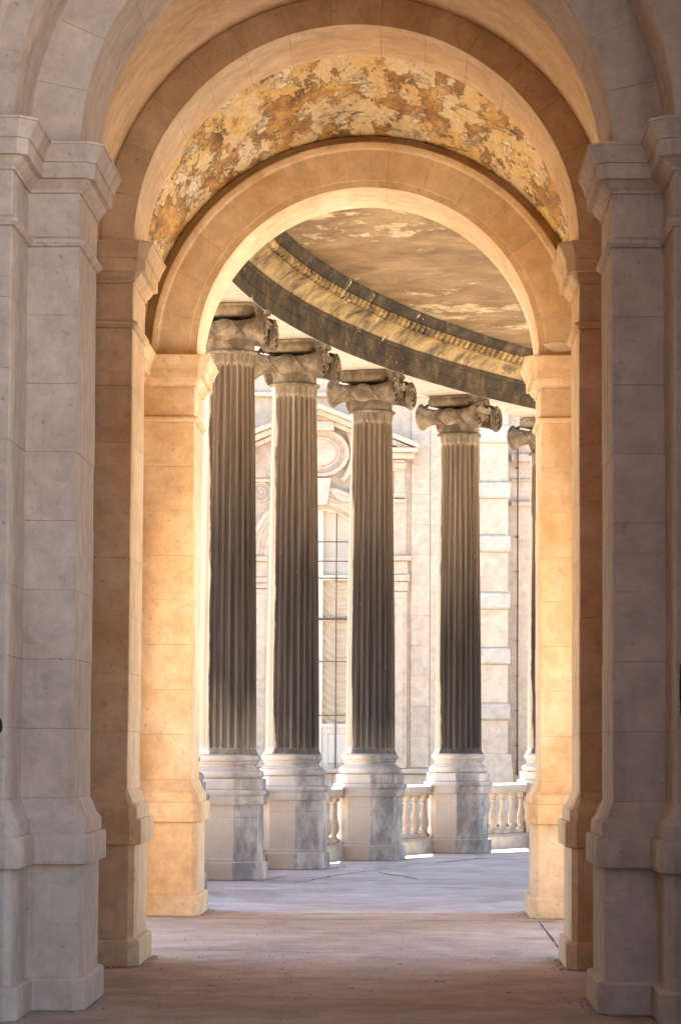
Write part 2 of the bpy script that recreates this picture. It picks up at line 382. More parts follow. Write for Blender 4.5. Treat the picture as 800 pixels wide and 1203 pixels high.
# ------------------------------------------------------------------ the three arches
def box_poly(x0, x1, y0, y1): return [(x0, y0), (x1, y0), (x1, y1), (x0, y1)]
def mirror(poly): return [(-x, y) for x, y in reversed(poly)]
PLINTH = [(.088, 0), (.099, .012), (.099, .185), (.090, .197), (.058, .206)]
BASECAP = [(.060, .872), (.099, .878), (.103, .89), (.103, 1.040), (.095, 1.058), (.072, 1.060), (.071, 1.135), (.062, 1.150),
           (.048, 1.165), (.036, 1.186), (.026, 1.212), (.016, 1.238), (.003, 1.262), (0, 1.270)]
ASTR = [(0, 4.640), (.018, 4.646), (.022, 4.655), (.033, 4.664), (.035, 4.682), (.030, 4.690), (.012, 4.698), (0, 4.701)]
IMPOST = [(0, 4.974), (.012, 4.976), (.014, 4.994), (.028, 5.005), (.050, 5.030), (.058, 5.051), (.092, 5.055), (.094, 5.148),
          (.106, 5.152), (.108, 5.168), (.112, 5.180), (.126, 5.215), (.140, 5.240), (.144, 5.252), (.153, 5.254), (.153, 5.268), (.148, ZI)]
def make_pier(arch, poly, mat, courses=8):
    arch_y = arch.location.y
    P = [(x, y - arch_y) for x, y in poly]
    pier = loft_obj('pier', P, [(.058, .200), (.058, .40), (.058, .880)], mat, arch)
    loft_obj('plinth', P, PLINTH, mat, pier, ch=.016)
    loft_obj('base_moulding', P, BASECAP, mat, pier, ch=.014, smooth=35)
    hgt = (4.640 - 1.270) / courses
    me = None
    for k in range(courses):
        z0 = 1.270 + k * hgt
        if me is None:
            v, f = loft(chamfer(P, .007), [(-.0025, .0004), (0, .0028), (0, hgt - .0028), (-.0025, hgt - .0004)]); me = mesh('stone_block', v, f)
        o = link('stone_block', me, mat, pier, loc=(random.uniform(-.002, .002), random.uniform(-.002, .002), z0))
    loft_obj('necking_band', P, ASTR, mat, pier, smooth=35)
    loft_obj('frieze_block', P, [(-.003, 4.7015), (0, 4.706), (0, 4.969), (-.003, 4.9735)], mat, pier)
    loft_obj('impost', P, IMPOST, mat, pier, ch=.005, smooth=30)
    return pier
def ring(arch, sect, count, mat, name='voussoir', gap=.0011, seg=4):
    """voussoirs: sect = closed (r, y) outline in the arch's own frame, swept over a half circle"""
    d = math.pi / count; rmean = sum(p[0] for p in sect) / len(sect); g = gap / rmean; n = len(sect); v = []; f = []
    for k in range(seg + 1):
        a = g + (d - 2 * g) * k / seg
        v += [(-r * math.cos(a), y, r * math.sin(a)) for r, y in sect]
    for k in range(seg): f += [(k * n + i, k * n + (i + 1) % n, (k + 1) * n + (i + 1) % n, (k + 1) * n + i) for i in range(n)]
    f += [tuple(range(n)), tuple(range(seg * n, seg * n + n))]
    me = mesh(name, v, f, 30)
    for k in range(count):
        o = link(name, me, mat, arch, loc=(0, random.uniform(-.002, .002), ZI + .001), rot=(0, k * d, 0))
def wall_with_arch(name, x, ytop, r, y0, y1, mat, parent, zc=ZI, z0=None, n=40):
    z0 = zc if z0 is None else z0
    poly = [(-x, z0), (-r, z0)] + ([(-r, zc)] if z0 < zc else []) + [(-r * math.cos(math.pi * k / n), zc + r * math.sin(math.pi * k / n)) for k in range(1, n)] \
        + ([(r, zc)] if z0 < zc else []) + [(r, z0), (x, z0), (x, ytop), (-x, ytop)]
    return MB().prism(poly, y0, y1).build(name, mat, parent)

# near arch with its projecting outer order
a1 = empty('stone_archway', 'grey-lit front stone archway with a second stepped order projecting before it', 'archway', (0, D1, 0))
pl = [(-W, D1), (-W, D1 + T1), (-2.9, D1 + T1), (-2.9, D0), (-W0, D0), (-W0, D1)]
pl = list(reversed(pl))
def area(p): return sum(p[i - 1][0] * p[i][1] - p[i][0] * p[i - 1][1] for i in range(len(p))) / 2
if area(pl) < 0: pl = list(reversed(pl))
make_pier(a1, pl, LIME); make_pier(a1, mirror(pl), LIME)
y = D0 - D1
ring(a1, [(W, 0), (W + .012, -.004), (2.02, -.004), (2.02, T1), (W, T1)], 15, LIME)
ring(a1, [(W0, y), (2.10, y), (2.10, y - .02), (2.13, y - .045), (2.17, y - .045), (2.17, y - .02), (2.30, y - .02), (2.30, -.006), (W0, -.006)], 15, LIME, 'outer_voussoir')
wall_with_arch('spandrel_wall', 2.95, TOP, 2.0, .01, T1 - .01, LIME, a1, z0=ZI)
wall_with_arch('front_spandrel', 2.93, TOP, 2.27, y + .004, .008, LIME, a1, z0=ZI)

a2 = empty('stone_archway', 'shadowed brown stone archway in the middle of the passage, before the painted vault', 'archway', (0, D2, 0))
p2 = box_poly(-2.45, -W, D2, D2 + T2)
make_pier(a2, p2, LIMEB); make_pier(a2, mirror(p2), LIMEB)
ring(a2, [(W, 0), (W + .01, -.003), (2.0, -.003), (2.0, T2), (W, T2)], 15, LIMEB)
wall_with_arch('spandrel_wall', 2.95, TOP, 1.98, .008, T2 - .008, LIMEB, a2, z0=ZI)

a3 = empty('stone_archway', 'golden-lit stone archway with a moulded ring, opening onto the columns', 'archway', (0, D3, 0))
p3 = box_poly(-2.7, -W, D3, D3 + T3)
make_pier(a3, p3, LIMEB); make_pier(a3, mirror(p3), LIMEB)
ring(a3, [(W - .012, 0), (1.685, 0), (1.688, -.016), (1.70, -.018), (1.975, -.018), (1.985, -.026), (1.992, -.044), (2.012, -.054), (2.045, -.054),
          (2.055, -.046), (2.055, .2), (2.055, T3), (W - .012, T3)], 15, LIMEB)
wall_with_arch('spandrel_wall', 2.95, TOP, 2.03, .03, T3 - .01, LIMEB, a3, z0=ZI)
# white slab standing in for a sun spot on the foot of the ring, on the garden side
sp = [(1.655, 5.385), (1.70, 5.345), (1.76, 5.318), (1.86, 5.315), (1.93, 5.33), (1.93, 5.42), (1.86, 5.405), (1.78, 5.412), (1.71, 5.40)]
MB().prism(sp, -.034, -.012).build('white_sun_patch', mat_simple('sun_patch_white', (.80, .76, .68), .9, .1, .05), a3)

# vaults
def vault(name, r, y0, y1, mat, label, thick=.3, n=64, m=24):
    mb = MB(); v = []; f = []
    for j in range(m + 1):
        yy = y0 + (y1 - y0) * j / m
        for k in range(n + 1):
            a = math.pi * k / n; v.append((-r * math.cos(a), yy, ZI - .02 + r * math.sin(a)))
    f = [(j * (n + 1) + k, j * (n + 1) + k + 1, (j + 1) * (n + 1) + k + 1, (j + 1) * (n + 1) + k) for j in range(m) for k in range(n)]
    mb.add(v, f)
    me = mesh(name, mb.v, mb.f, True); o = link(name, me, mat)
    s = o.modifiers.new('thickness', 'SOLIDIFY'); s.thickness = thick; s.offset = -1
    # make sure it grows outwards
    c = sum((Vector(p.center).xz - Vector((0, ZI))).dot(Vector((p.normal.x, p.normal.z))) for p in me.polygons)
    if c > 0: s.offset = 1
    return tag(o, label, 'vault')
vault('barrel_vault', BW1 - .03, D1 + T1 - .03, D2 + .03, LIMEB, 'plain stone barrel vault between the front arch and the brown middle arch')
vault('painted_vault', BW2, D2 + T2 - .03, D3 + .05, VAULT, 'barrel vault with peeling ochre and rust painted plaster')
# bay walls
STRING = [(0, 4.974)] + IMPOST[1:]
for s in (-1, 1):
    x0, x1 = sorted((s * BW1, s * 2.95)); side = 'balustrade' if s < 0 else 'garden'
    w = MB().box(x0, x1, D1 + T1 + .003, D2 - .003, 0, TOP - .3).build('passage_wall', OCHRE)
    tag(w, 'unseen side wall tinted ochre for warm bounce between front and middle arch, %s side' % side, 'wall')
    # second bay: side opening out of view, widened to let more light in
    ya, yb = D2 + T2 + .003, D3 - .003; oc, orad, osp = 24.93, 2.1, 2.75
    orad, osp = 2.42, 2.48
    poly = [(ya, 0), (oc - orad, 0), (oc - orad, osp)] + [(oc - orad * math.cos(math.pi * k / 24), osp + orad * math.sin(math.pi * k / 24)) for k in range(1, 24)] \
        + [(oc + orad, osp), (oc + orad, 0), (yb, 0), (yb, TOP - .3), (ya, TOP - .3)]
    x0, x1 = sorted((s * BW2, s * 2.62))
    w = MB().prism(poly, x0, x1, 'x').build('passage_wall', LIMEB)
    tag(w, 'stone side wall with an unseen arched doorway added for light under the painted vault, %s side' % side, 'wall')
    ip = [(s * (BW2 + .3), ya), (s * (BW2 + .3), yb), (s * BW2, yb), (s * BW2, ya)]
    if area(ip) < 0: ip = list(reversed(ip))
    st = MB().add(*loft(ip, STRING)).build('impost_string', LIMEB, w)
# pavilion roof and front wings
tag(MB().box(-3.4, 3.4, D0 - .1, D3 + T3 + .05, TOP, TOP + .35).build('pavilion_roof', ROOF), 'flat lead roof over the vaulted passage', 'roof')
tag(MB().box(-9.5, -2.955, D0 + .15, D1 + T1 - .2, 0, TOP).build('front_wall', LIME), 'blank front wall running away beyond the outer pier with the black ring', 'wall')
tag(MB().box(2.955, 9.5, D0 + .15, D1 + T1 - .2, 0, TOP).build('front_wall', LIME), 'blank front wall running away beyond the outer pier with the iron latch', 'wall')
tag(MB().box(2.22, 3.2, 14.7, D0 - .125, 0, 9.3).build('unseen_return_blocker', DARKB), 'unseen dark wall added forward of the shaded front pier to block sky light', 'wall')  # added out of view to keep sky light off this pier
tag(MB().box(-3.9, 3.2, 8.0, D0 - .125, 9.305, 9.6).build('unseen_porch_blocker', LIMEB), 'unseen flat roof added over the way into the front arch to cut sky light', 'roof')  # added out of view to cut the light from above

tag(MB().box(-3.9, -3.1, -7.0, D0 - .125, 0, 9.3).build('unseen_court_blocker', DARKW), 'long unseen wall added on the ring side to block sky light before the front arch', 'wall')  # unseen wall, added to darken the light on the front piers
tag(MB().box(-3.9, 3.2, -7.8, -7.005, 0, 9.3).build('unseen_court_blocker', DARKW), 'unseen wall added opposite the front arch to close off sky light', 'wall')  # unseen wall behind the camera, added against the frontal sky light

tag(MB().box(2.4, 3.2, -7.0, 7.6, 0, 9.3).build('unseen_court_blocker', DARKW), 'shorter unseen wall added on the latch side, its gap letting in light', 'wall')  # unseen wall, added to leave only a side gap for light

# iron fittings on the outer piers
ringo = empty('iron_ring', 'black iron ring hanging on the edge of the grey outer pier', 'ring', (-2.026, D0 - .035, 1.70))
MB().tube([(.064 * math.cos(2 * math.pi * k / 32), 0, .064 * math.sin(2 * math.pi * k / 32)) for k in range(32)], .011, 8, True).build('hoop', IRON, ringo, True)
MB().lathe([(0, -.02), (.026, -.018), (.030, .0), (.030, .03), (0, .036)], 20, 'x').build('boss', IRON, ringo, 30, loc=(0, .004, .064), rot=(0, 0, R_(90)))
MB().box(-.03, .03, .028, .036, -.10, .12, .004).build('back_plate', IRON, ringo)
lat = empty('iron_latch', 'black iron latch handle fixed to the shaded outer pier', 'latch', (1.976, D0 - .03, 1.94))
MB().tube([(0, .03, .095), (-.008, -.015, .088), (-.012, -.03, .05), (-.012, -.032, -.05), (-.008, -.015, -.088), (0, .03, -.095)], .009, 8).build('handle', IRON, lat, True)
for z in (.115, -.135): MB().lathe([(0, -.02), (.014, -.016), (.017, 0), (.017, .028), (0, .03)], 14, 'x').build('bolt', IRON, lat, 30, loc=(0, 0, z), rot=(0, 0, R_(90)))
MB().box(-.012, .06, .022, .029, -.16, .14, .003).build('back_plate', IRON, lat)

# ------------------------------------------------------------------ the colonnade
def octagon(A, rot=22.5):
    r = A / 2 / math.cos(math.pi / 8)
    return [(r * math.cos(R_(rot + 45 * k)), r * math.sin(R_(rot + 45 * k))) for k in range(8)]
def flute_shaft():
    z0, z1 = 1.485, 6.30; N = 24; S = 8; zs = []
    zs = [z0, z0 + .03, z0 + .06, z0 + .075, z0 + .095, z0 + .125, z0 + .16] + [z0 + .16 + (z1 - z0 - .42) * k / 10 for k in range(1, 11)] + [z1 - .22, z1 - .185, z1 - .16, z1 - .145, z1 - .10, z1 - .03, z1]
    zs = sorted(set(round(a, 4) for a in zs)); v = []; n = N * S
    def flu(z):
        a, b = z0 + .065, z1 - .135
        if z <= a or z >= b: return 0.
        d = min(z - a, b - z); rr = .05
        return 1. if d >= rr else math.sqrt(max(0, 1 - (1 - d / rr) ** 2))
    for z in zs:
        t = (z - z0) / (z1 - z0); R = .350 - .062 * (t ** 1.55)
        if z < z0 + .07: R += .030 * max(0, 1 - (z - z0) / .06) ** 2
        if z > z1 - .10: R += .020 * max(0, 1 - (z1 - z) / .10) ** 2
        for k in range(N):
            for s in range(S):
                u = (s / S - .5) / .40; dep = math.sqrt(max(0, 1 - u * u)) if abs(u) < 1 else 0
                q = R - dep * .044 * (R / .35) * flu(z); a = 2 * math.pi * (k + s / S) / N
                v.append((q * math.cos(a), q * math.sin(a), z))
    f = [(j * n + i, j * n + (i + 1) % n, (j + 1) * n + (i + 1) % n, (j + 1) * n + i) for j in range(len(zs) - 1) for i in range(n)]
    f += [tuple(range(n)), tuple(range((len(zs) - 1) * n, len(zs) * n))]
    return mesh('shaft', v, f, 45)
def arc(cx, cz, r, a0, a1, n=8): return [(cx + r * math.cos(R_(a0 + (a1 - a0) * k / n)), cz + r * math.sin(R_(a0 + (a1 - a0) * k / n))) for k in range(n + 1)]
def make_column(label, group):
    c = empty('ionic_column', label, 'column', group=group)
    o8 = octagon(.86)
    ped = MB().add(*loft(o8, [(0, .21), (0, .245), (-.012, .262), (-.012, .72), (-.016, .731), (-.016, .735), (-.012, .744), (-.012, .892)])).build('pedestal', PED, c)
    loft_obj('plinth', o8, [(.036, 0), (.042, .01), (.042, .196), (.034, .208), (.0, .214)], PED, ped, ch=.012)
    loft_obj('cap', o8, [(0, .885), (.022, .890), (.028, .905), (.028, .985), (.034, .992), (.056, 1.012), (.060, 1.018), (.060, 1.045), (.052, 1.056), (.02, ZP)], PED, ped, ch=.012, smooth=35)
    base = loft_obj('base', o8, [(.008, ZP), (.016, ZP + .01), (.016, 1.182), (.008, 1.192), (-.03, 1.198)], PED, c, ch=.012)
    low = [(.30, 1.195)] + arc(.392, 1.246, .052, -90, 90, 10) + [(.395, 1.300), (.395, 1.312)] + [(.352 + .043 * (1 - math.sin(math.pi * k / 8)) , 1.312 + .075 * k / 8) for k in range(1, 8)] + [(.372, 1.388), (.372, 1.396)] + arc(.362, 1.437, .040, -90, 90, 10) + [(.372, 1.479), (.372, 1.490), (.30, 1.494)]
    MB().lathe(low, 56).build('torus_rings', PED, base, 35)
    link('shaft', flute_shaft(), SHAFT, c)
    cap = MB().lathe([(.25, 6.298), (.318, 6.300), (.333, 6.310), (.337, 6.322), (.333, 6.335), (.318, 6.344), (.292, 6.348), (.288, 6.37), (.290, 6.46), (.298, 6.475), (.318, 6.50), (.345, 6.53), (.358, 6.565), (.350, 6.60), (.30, 6.63), (.2, 6.64)], 48).build('capital', CAPI, c, 35)
    # abacus with a swelling edge
    loft_obj('abacus', [(-.315, -.36), (.315, -.36), (.315, .36), (-.315, .36)], [(-.02, 6.738), (.012, 6.745), (.028, 6.765), (.036, 6.80), (.034, 6.835), (.020, 6.862), (.022, 6.868), (.030, 6.875), (.030, 6.893), (.0, ZS)], CAPI, cap, ch=.02, smooth=40)
    for sy in (-1, 1):
        yv, zv = sy * .335, 6.578
        pr = []
        for k in range(25):
            u = -1 + 2 * k / 24; x = u * .455; r = .104 + .080 * abs(u) ** 3.2
            if abs(u) < .15: r += .026
            elif abs(u) < .20: r += .010
            pr.append((r, x))
        pr = [(.05, -.462), (.180, -.470), (.190, -.466)] + [(.190, -.446)] + pr[1:-1] + [(.190, .446), (.190, .466), (.180, .470), (.05, .462)]
        roll = MB().lathe(pr, 36, 'x', (0, yv, zv))
        # leaf ribs wrapping the roll
        for sx in (-1, 1):
            for a0, a1 in ((-75, 55), (55, -60)):
                pts = []
                for k in range(10):
                    u = .19 + .42 * k / 9; r = .104 + .080 * u ** 3.2; a = R_(a0 + (a1 - a0) * k / 9)
                    pts.append((sx * u * .455, yv + sy * (r + .003) * math.cos(a), zv + (r + .003) * math.sin(a)))
                roll.tube(pts, .014, 6)
            roll.tube([(sx * .458, yv + .182 * math.cos(2 * math.pi * k / 32), zv + .182 * math.sin(2 * math.pi * k / 32)) for k in range(32)], .015, 6, True)
        roll.build('bolster', CAPI, cap, 40)
        for sx in (-1, 1):
            mb = MB(); pts = []; rad = []
            for k in range(64):
                t = k / 63; a = R_(90) - sy * t * 2.6 * 2 * math.pi; r = .168 * (1 - t) ** 1.05 + .022
                pts.append((sx * (.470 + .018 * t), yv + r * math.cos(a), zv + r * math.sin(a))); rad.append(.023 * (1 - .62 * t))
            mb.tube(pts, rad, 7); mb.lathe([(0, .0), (.03, .004), (.036, .018), (.024, .034), (0, .04)] if sx > 0 else [(0, 0), (.03, -.004), (.036, -.018), (.024, -.034), (0, -.04)], 14, 'x', (sx * .468, yv, zv))
            # acanthus bud over the volute
            for q in range(5):
                aa = R_(90 + sy * (-30 + 20 * q)); mb.tube([(sx * .40, yv + .10 * math.cos(aa), zv + .12 + .02 * q), (sx * .47, yv + .15 * math.cos(aa), zv + .17), (sx * .50, yv + .19 * math.cos(aa), zv + .155 - .015 * abs(q - 2))], [.02, .026, .008], 6)
            mb.build('volute', CAPI, cap, 40)
    for sx in (-1, 1):
        band = MB().box(min(sx * .37, sx * .455), max(sx * .37, sx * .455), -.30, .30, 6.635, 6.725, .01)
        for k in range(-2, 3): band.add(*egg((sx * .40, k * .105, 6.585), .042, .06))
        band.tube([(sx * .45, -.2, 6.72), (sx * .475, -.1, 6.70), (sx * .48, 0, 6.69), (sx * .475, .1, 6.70), (sx * .45, .2, 6.72)], .016, 6)
        for q in range(7):
            aa = R_(30 + 20 * q); band.tube([(sx * .43, 0, 6.78), (sx * .47, .06 * math.cos(aa), 6.78 + .06 * math.sin(aa)), (sx * .455, .10 * math.cos(aa), 6.775 + .09 * math.sin(aa))], [.014, .02, .006], 6)
        band.build('volute_band', CAPI, cap, 40)
    return c
def egg(c, r, hgt, n=10, m=6):
    v = []; f = []
    for j in range(m + 1):
        a = -math.pi / 2 + math.pi * j / m
        for k in range(n): v.append((c[0] + r * math.cos(a) * math.cos(2 * math.pi * k / n), c[1] + r * math.cos(a) * math.sin(2 * math.pi * k / n), c[2] + hgt * math.sin(a)))
    for j in range(m): f += [(j * n + k, j * n + (k + 1) % n, (j + 1) * n + (k + 1) % n, (j + 1) * n + k) for k in range(n)]
    return v, f
def copy_tree(o, parent=None):
    c = o.copy(); COL.objects.link(c); c.parent = parent
    for ch in [x for x in o.children]: copy_tree(ch, c)
    return c
LAB = ['fluted Ionic column mostly hidden behind the golden arch pier, first of the row',
       'dark fluted Ionic column with its whole shaft seen right beside the golden arch pier',
       'dark fluted Ionic column standing before the arched window, with a stained pedestal',
       'dark fluted Ionic column between the arched window and its bracketed side pilaster',
       'dark fluted Ionic column with a brightly sunlit edge, beside the rusticated quoins',
       'pale sunlit fluted Ionic column half hidden by the bright yellow arch pier',
       'fluted Ionic column far along the gallery, past the bright yellow arch pier', 
       'fluted Ionic column at the far end of the gallery']
proto = make_column(LAB[0], 'columns along the courtyard side of the gallery')
cols = []
for i, th in enumerate(THETA):
    c = proto if i == 0 else copy_tree(proto)
    x, y = gal(th, {0: .17, 5: .10}.get(i, 0)); c.location = (x, y, 0); c.rotation_euler = (0, 0, -R_(th)); c['label'] = LAB[i]; cols.append(c)
for th in THETA[:5]:
    c = copy_tree(proto); x, y = gal(th + .4, -4.75); c.location = (x, y, 0); c.rotation_euler = (0, 0, math.pi - R_(th))
    c['label'] = 'fluted Ionic column on the garden side of the gallery, out of sight behind the pier'; c['group'] = 'columns along the garden side of the gallery'

# balustrades between the pedestals
def make_balustrade(i0):
    th0, th1 = THETA[i0], THETA[i0 + 1]
    p, q = Vector(gal(th0, 0)), Vector(gal(th1, 0)); mid = (p + q) / 2; d = (q - p); L = d.length - .62
    where = ['behind the golden arch pier', 'between the first two columns past the golden pier', 'between the two columns standing before the arched window',
             'between the window column and the column with the sunlit edge', 'beside the yellow pier, past the column with the sunlit edge',
             'past the half hidden sunlit column', 'at the far end of the gallery'][i0]
    nrm = Vector((-d.y, d.x)).normalized() * .42
    b = empty('balustrade', 'sunlit stone balustrade ' + where, 'balustrade', (mid.x + nrm.x, mid.y + nrm.y, 0), math.atan2(d.y, d.x), 'balustrades between the column pedestals')
    return b, L
bal_me = None
for i in range(7):
    b, L = make_balustrade(i); hl = L / 2
    if bal_me is None:
        f = MB().add(*loft(chamfer(box_poly(-hl, hl, -.17, .17), .01), [(.02, -.01), (.02, .17), (.012, .19), (-.02, .21), (-.03, .222)])); m_base = mesh('base_course', f.v, f.f)
        f = MB().add(*loft(chamfer(box_poly(-hl, hl, -.15, .15), .01), [(-.02, .862), (-.004, .872), (0, .885), (.018, .90), (.03, .905), (.03, .99), (.018, 1.005), (-.01, 1.012)])); m_rail = mesh('top_rail', f.v, f.f)
        mb = MB().box(-.075, .075, -.075, .075, .224, .285, .006)
        prof = [(.04, .284), (.062, .288), (.066, .300), (.060, .312), (.042, .322), (.050, .345), (.072, .385), (.082, .43), (.079, .48), (.062, .55), (.044, .62), (.036, .69), (.038, .735), (.052, .745), (.054, .757), (.040, .768), (.042, .79), (.060, .805), (.060, .81)]
        mb.lathe(prof, 20); mb.box(-.068, .068, -.068, .068, .808, .863, .005)
        bal_me = mesh('baluster', mb.v, mb.f, 40)
    link('base_course', m_base, MUS, b); link('top_rail', m_rail, MUS, b)
    nb = 9
    for k in range(nb): link('baluster', bal_me, MUS, b, loc=(-hl + .04 + (L - .08) * k / (nb - 1), 0, 0))

# entablature swept along the circle
def sweep(prof, t0, t1, step=.8, closed=True):
    n = max(2, int((t1 - t0) / step)); m = len(prof); v = []; f = []
    for k in range(n + 1):
        t = t0 + (t1 - t0) * k / n
        for r, z in prof: x, y = gal(t, r); v.append((x, y, z))
    for k in range(n): f += [(k * m + i, k * m + (i + 1) % m, (k + 1) * m + (i + 1) % m, (k + 1) * m + i) for i in range(m if closed else m - 1)]
    if closed: f += [tuple(range(m)), tuple(range(n * m, n * m + m))]
    return MB().add(v, f)
HB = .375
def entablature(r0, sgn, label, detailed):
    e = empty('entablature', label, 'entablature')
    P = lambda pts: [(r0 + sgn * r, z) for r, z in pts]
    t_end = THETA[-1] + 2.5
    edges = [-3.45] + [THETA[i] + .35 for i in range(len(THETA))] + [t_end]
    for k in range(len(edges) - 1):      # one beam stone from column to column, in two fasciae
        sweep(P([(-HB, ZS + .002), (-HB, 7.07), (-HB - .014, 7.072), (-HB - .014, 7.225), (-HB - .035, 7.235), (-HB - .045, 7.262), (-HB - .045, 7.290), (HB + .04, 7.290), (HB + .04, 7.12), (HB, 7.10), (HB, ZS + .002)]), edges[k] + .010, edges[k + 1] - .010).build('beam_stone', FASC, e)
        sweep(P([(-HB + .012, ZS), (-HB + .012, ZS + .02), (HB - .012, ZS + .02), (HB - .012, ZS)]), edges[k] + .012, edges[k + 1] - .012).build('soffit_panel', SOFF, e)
    if detailed:
        cove = [(-HB - .03, 7.293)] + [(-HB - .05 - .16 * (k / 8) ** 1.4, 7.305 + .15 * (k / 8)) for k in range(9)] + [(-HB - .235, 7.462), (-HB - .235, 7.475), (HB, 7.475), (HB, 7.293)]
        sweep(P(cove), -3.45, t_end).build('cove_moulding', GOLD, e, 30)
        eg = [(-HB - .20, 7.478)] + [(-HB - .215 - .075 * math.sin(math.pi / 2 * k / 6), 7.485 + .105 * k / 6) for k in range(7)] + [(-HB, 7.592), (-HB, 7.478)]
        sweep(P(eg), -3.45, t_end).build('egg_band', GOLD, e, 30)
        top = [(-HB - .27, 7.595), (-HB - .315, 7.600), (-HB - .320, 7.640), (-HB - .345, 7.660), (-HB - .37, 7.70), (-HB - .375, 7.735), (-HB, 7.735), (-HB, 7.595)]
        sweep(P(top), -3.45, t_end).build('crown_moulding', FASC, e, 30)
        ev, ef = egg((0, 0, 0), 1, 1, 10, 6)
        eme = mesh('egg_ornament', [(x * .055, y * .072, z * .062) for x, y, z in ev], ef, True); t = -1.0
        while t < 36:
            x, y = gal(t, r0 + sgn * (-HB - .262)); link('egg_ornament', eme, GOLD, e, loc=(x, y, 7.540), rot=(0, 0, -R_(t))); t += .36
    # outer frieze and cornice over the columns
    sweep(P([(-.2, 7.30), (HB, 7.30), (HB, 7.78), (HB + .06, 7.82), (HB + .10, 7.90), (HB + .45, 7.94), (HB + .48, 8.12), (HB + .60, 8.25), (HB + .60, 8.32), (-.2, 8.32)]), -3.45, t_end).build('outer_cornice', MUS, e)
    return e
ent = entablature(0, 1, 'curved sooty beam with a gilded ochre cornice carried on the Ionic columns', True)
entablature(-4.75, -1, 'curved stone beam on the garden side of the gallery', False)
cl = sweep([(-.30, 7.738), (-4.45, 7.738), (-4.45, 8.1), (-.30, 8.1)], -3.45, THETA[-1] + 2.4, 1.0).build('gallery_ceiling', CEIL)
tag(cl, 'flat brown plaster ceiling over the gallery with pale flaking patches', 'ceiling')
rf = sweep([(.2, 8.325), (-4.95, 8.325), (-4.95, 8.5), (.2, 8.5)], -3.45, THETA[-1] + 2.4, 1.0).build('gallery_roof', ROOF, ent)

# ------------------------------------------------------------------ the museum wing beyond
FY = 60.0; UX = -1.43
bld = empty('museum_building', 'pale stone museum wing with a pedimented arched window behind the columns', 'building', (UX, FY, 0))
n = 32; wr, wz = 1.05, 5.46
poly = [(-22, -.05), (-wr, -.05), (-wr, wz)] + [(-wr * math.cos(math.pi * k / n), wz + wr * math.sin(math.pi * k / n)) for k in range(1, n)] + [(wr, wz), (wr, -.05), (3.86, -.05), (3.86, 15), (-22, 15)]
MB().prism(poly, 0, .7).build('wall', MUS, bld)
MB().box(3.87, 16, .9, 1.6, -.05, 15).build('set_back_wall', MUS, bld)
MB().box(-22, 16, 1.65, 12, 0, 14.8).build('rear_block', MUS, bld)
MB().box(-22, 3.86, -.16, -.003, 8.74, 8.83, .01).build('string_course', MUS, bld)
# wall coursing on the visible stretch: ashlar slabs either side of the window
k = 0
for z0, z1 in [(1.16 + .62 * i, 1.16 + .62 * (i + 1)) for i in range(12)]:
    xs = [1.90, 2.27] if k % 2 == 0 else [1.90, 2.27]
    if z1 < 8.7:
        MB().box(1.88, 2.262, -.030, -.001, z0 + .001, z1 - .001, .003).build('stone_slab', MUS, bld)
        MB().box(2.275, 3.24, -.024, -.001, z0 + .001, z1 - .001, .003).build('stone_slab', MUS, bld)
    k += 1
# plinth courses
for i in range(8):
    a = -5.6 + 1.18 * i
    if abs(a + .59) > 1.2 or True:
        MB().box(a + .003, a + 1.177, -.16, -.002, 0, 1.02, .012).build('plinth_stone', MUS, bld)
MB().box(-6, 3.26, -.24, -.002, 1.03, 1.13, .02).build('plinth_ledge', MUS, bld)
# rusticated quoins
for i, z in enumerate((2.13, 3.26, 4.39, 5.56, 6.66, 7.80, 8.95)):
    lo, hi = z, z + (.34 if z < 7 else .36)
    q = MB().add(*loft(chamfer(box_poly(3.26, 3.90, -.19, .3), .035), [(-.04, lo), (0, lo + .035), (.004, (lo + hi) / 2), (0, hi - .035), (-.04, hi)])).build('rusticated_block', MUSR, bld)
zs = [1.45, 2.13, 3.26, 4.39, 5.56, 6.66, 7.80, 8.95, 10.2]
for a, b in zip(zs[:-1], zs[1:]):
    lo = a + (.345 if a > 2 else 0)
    MB().box(3.28, 3.855, -.10, -.002, lo, b - .003, .006).build('quoin_stone', MUS, bld)
MB().add(*loft(chamfer(box_poly(3.24, 3.93, -.18, .3), .01), [(.03, .05), (.03, 1.05), (.02, 1.12), (0, 1.2), (0, 1.40), (-.05, 1.45)])).build('quoin_base', MUS, bld)
# set-back wall: ledges and conductor rod
for z, h2, dp in ((7.50, .16, .16), (7.10, .05, .05), (6.58, .09, .12)):
    MB().box(3.95, 7.5, .9 - dp, .897, z, z + h2, .01).build('ledge', MUS, bld)
MB().box(3.95, 7.5, .82, .897, 1.05, 1.30, .02).build('ledge', MUS, bld)
rod = MB().tube([(4.085, .80, 1.0), (4.083, .80, 3), (4.09, .80, 5), (4.085, .72, 6.5), (4.087, .70, 7.9)], .016, 6).build('conductor_rod', RUST, bld, True)
for i in range(9): MB().box(4.06, 4.11, .78, .895, 1.6 + .72 * i, 1.63 + .72 * i).build('rod_clip', RUST, rod)
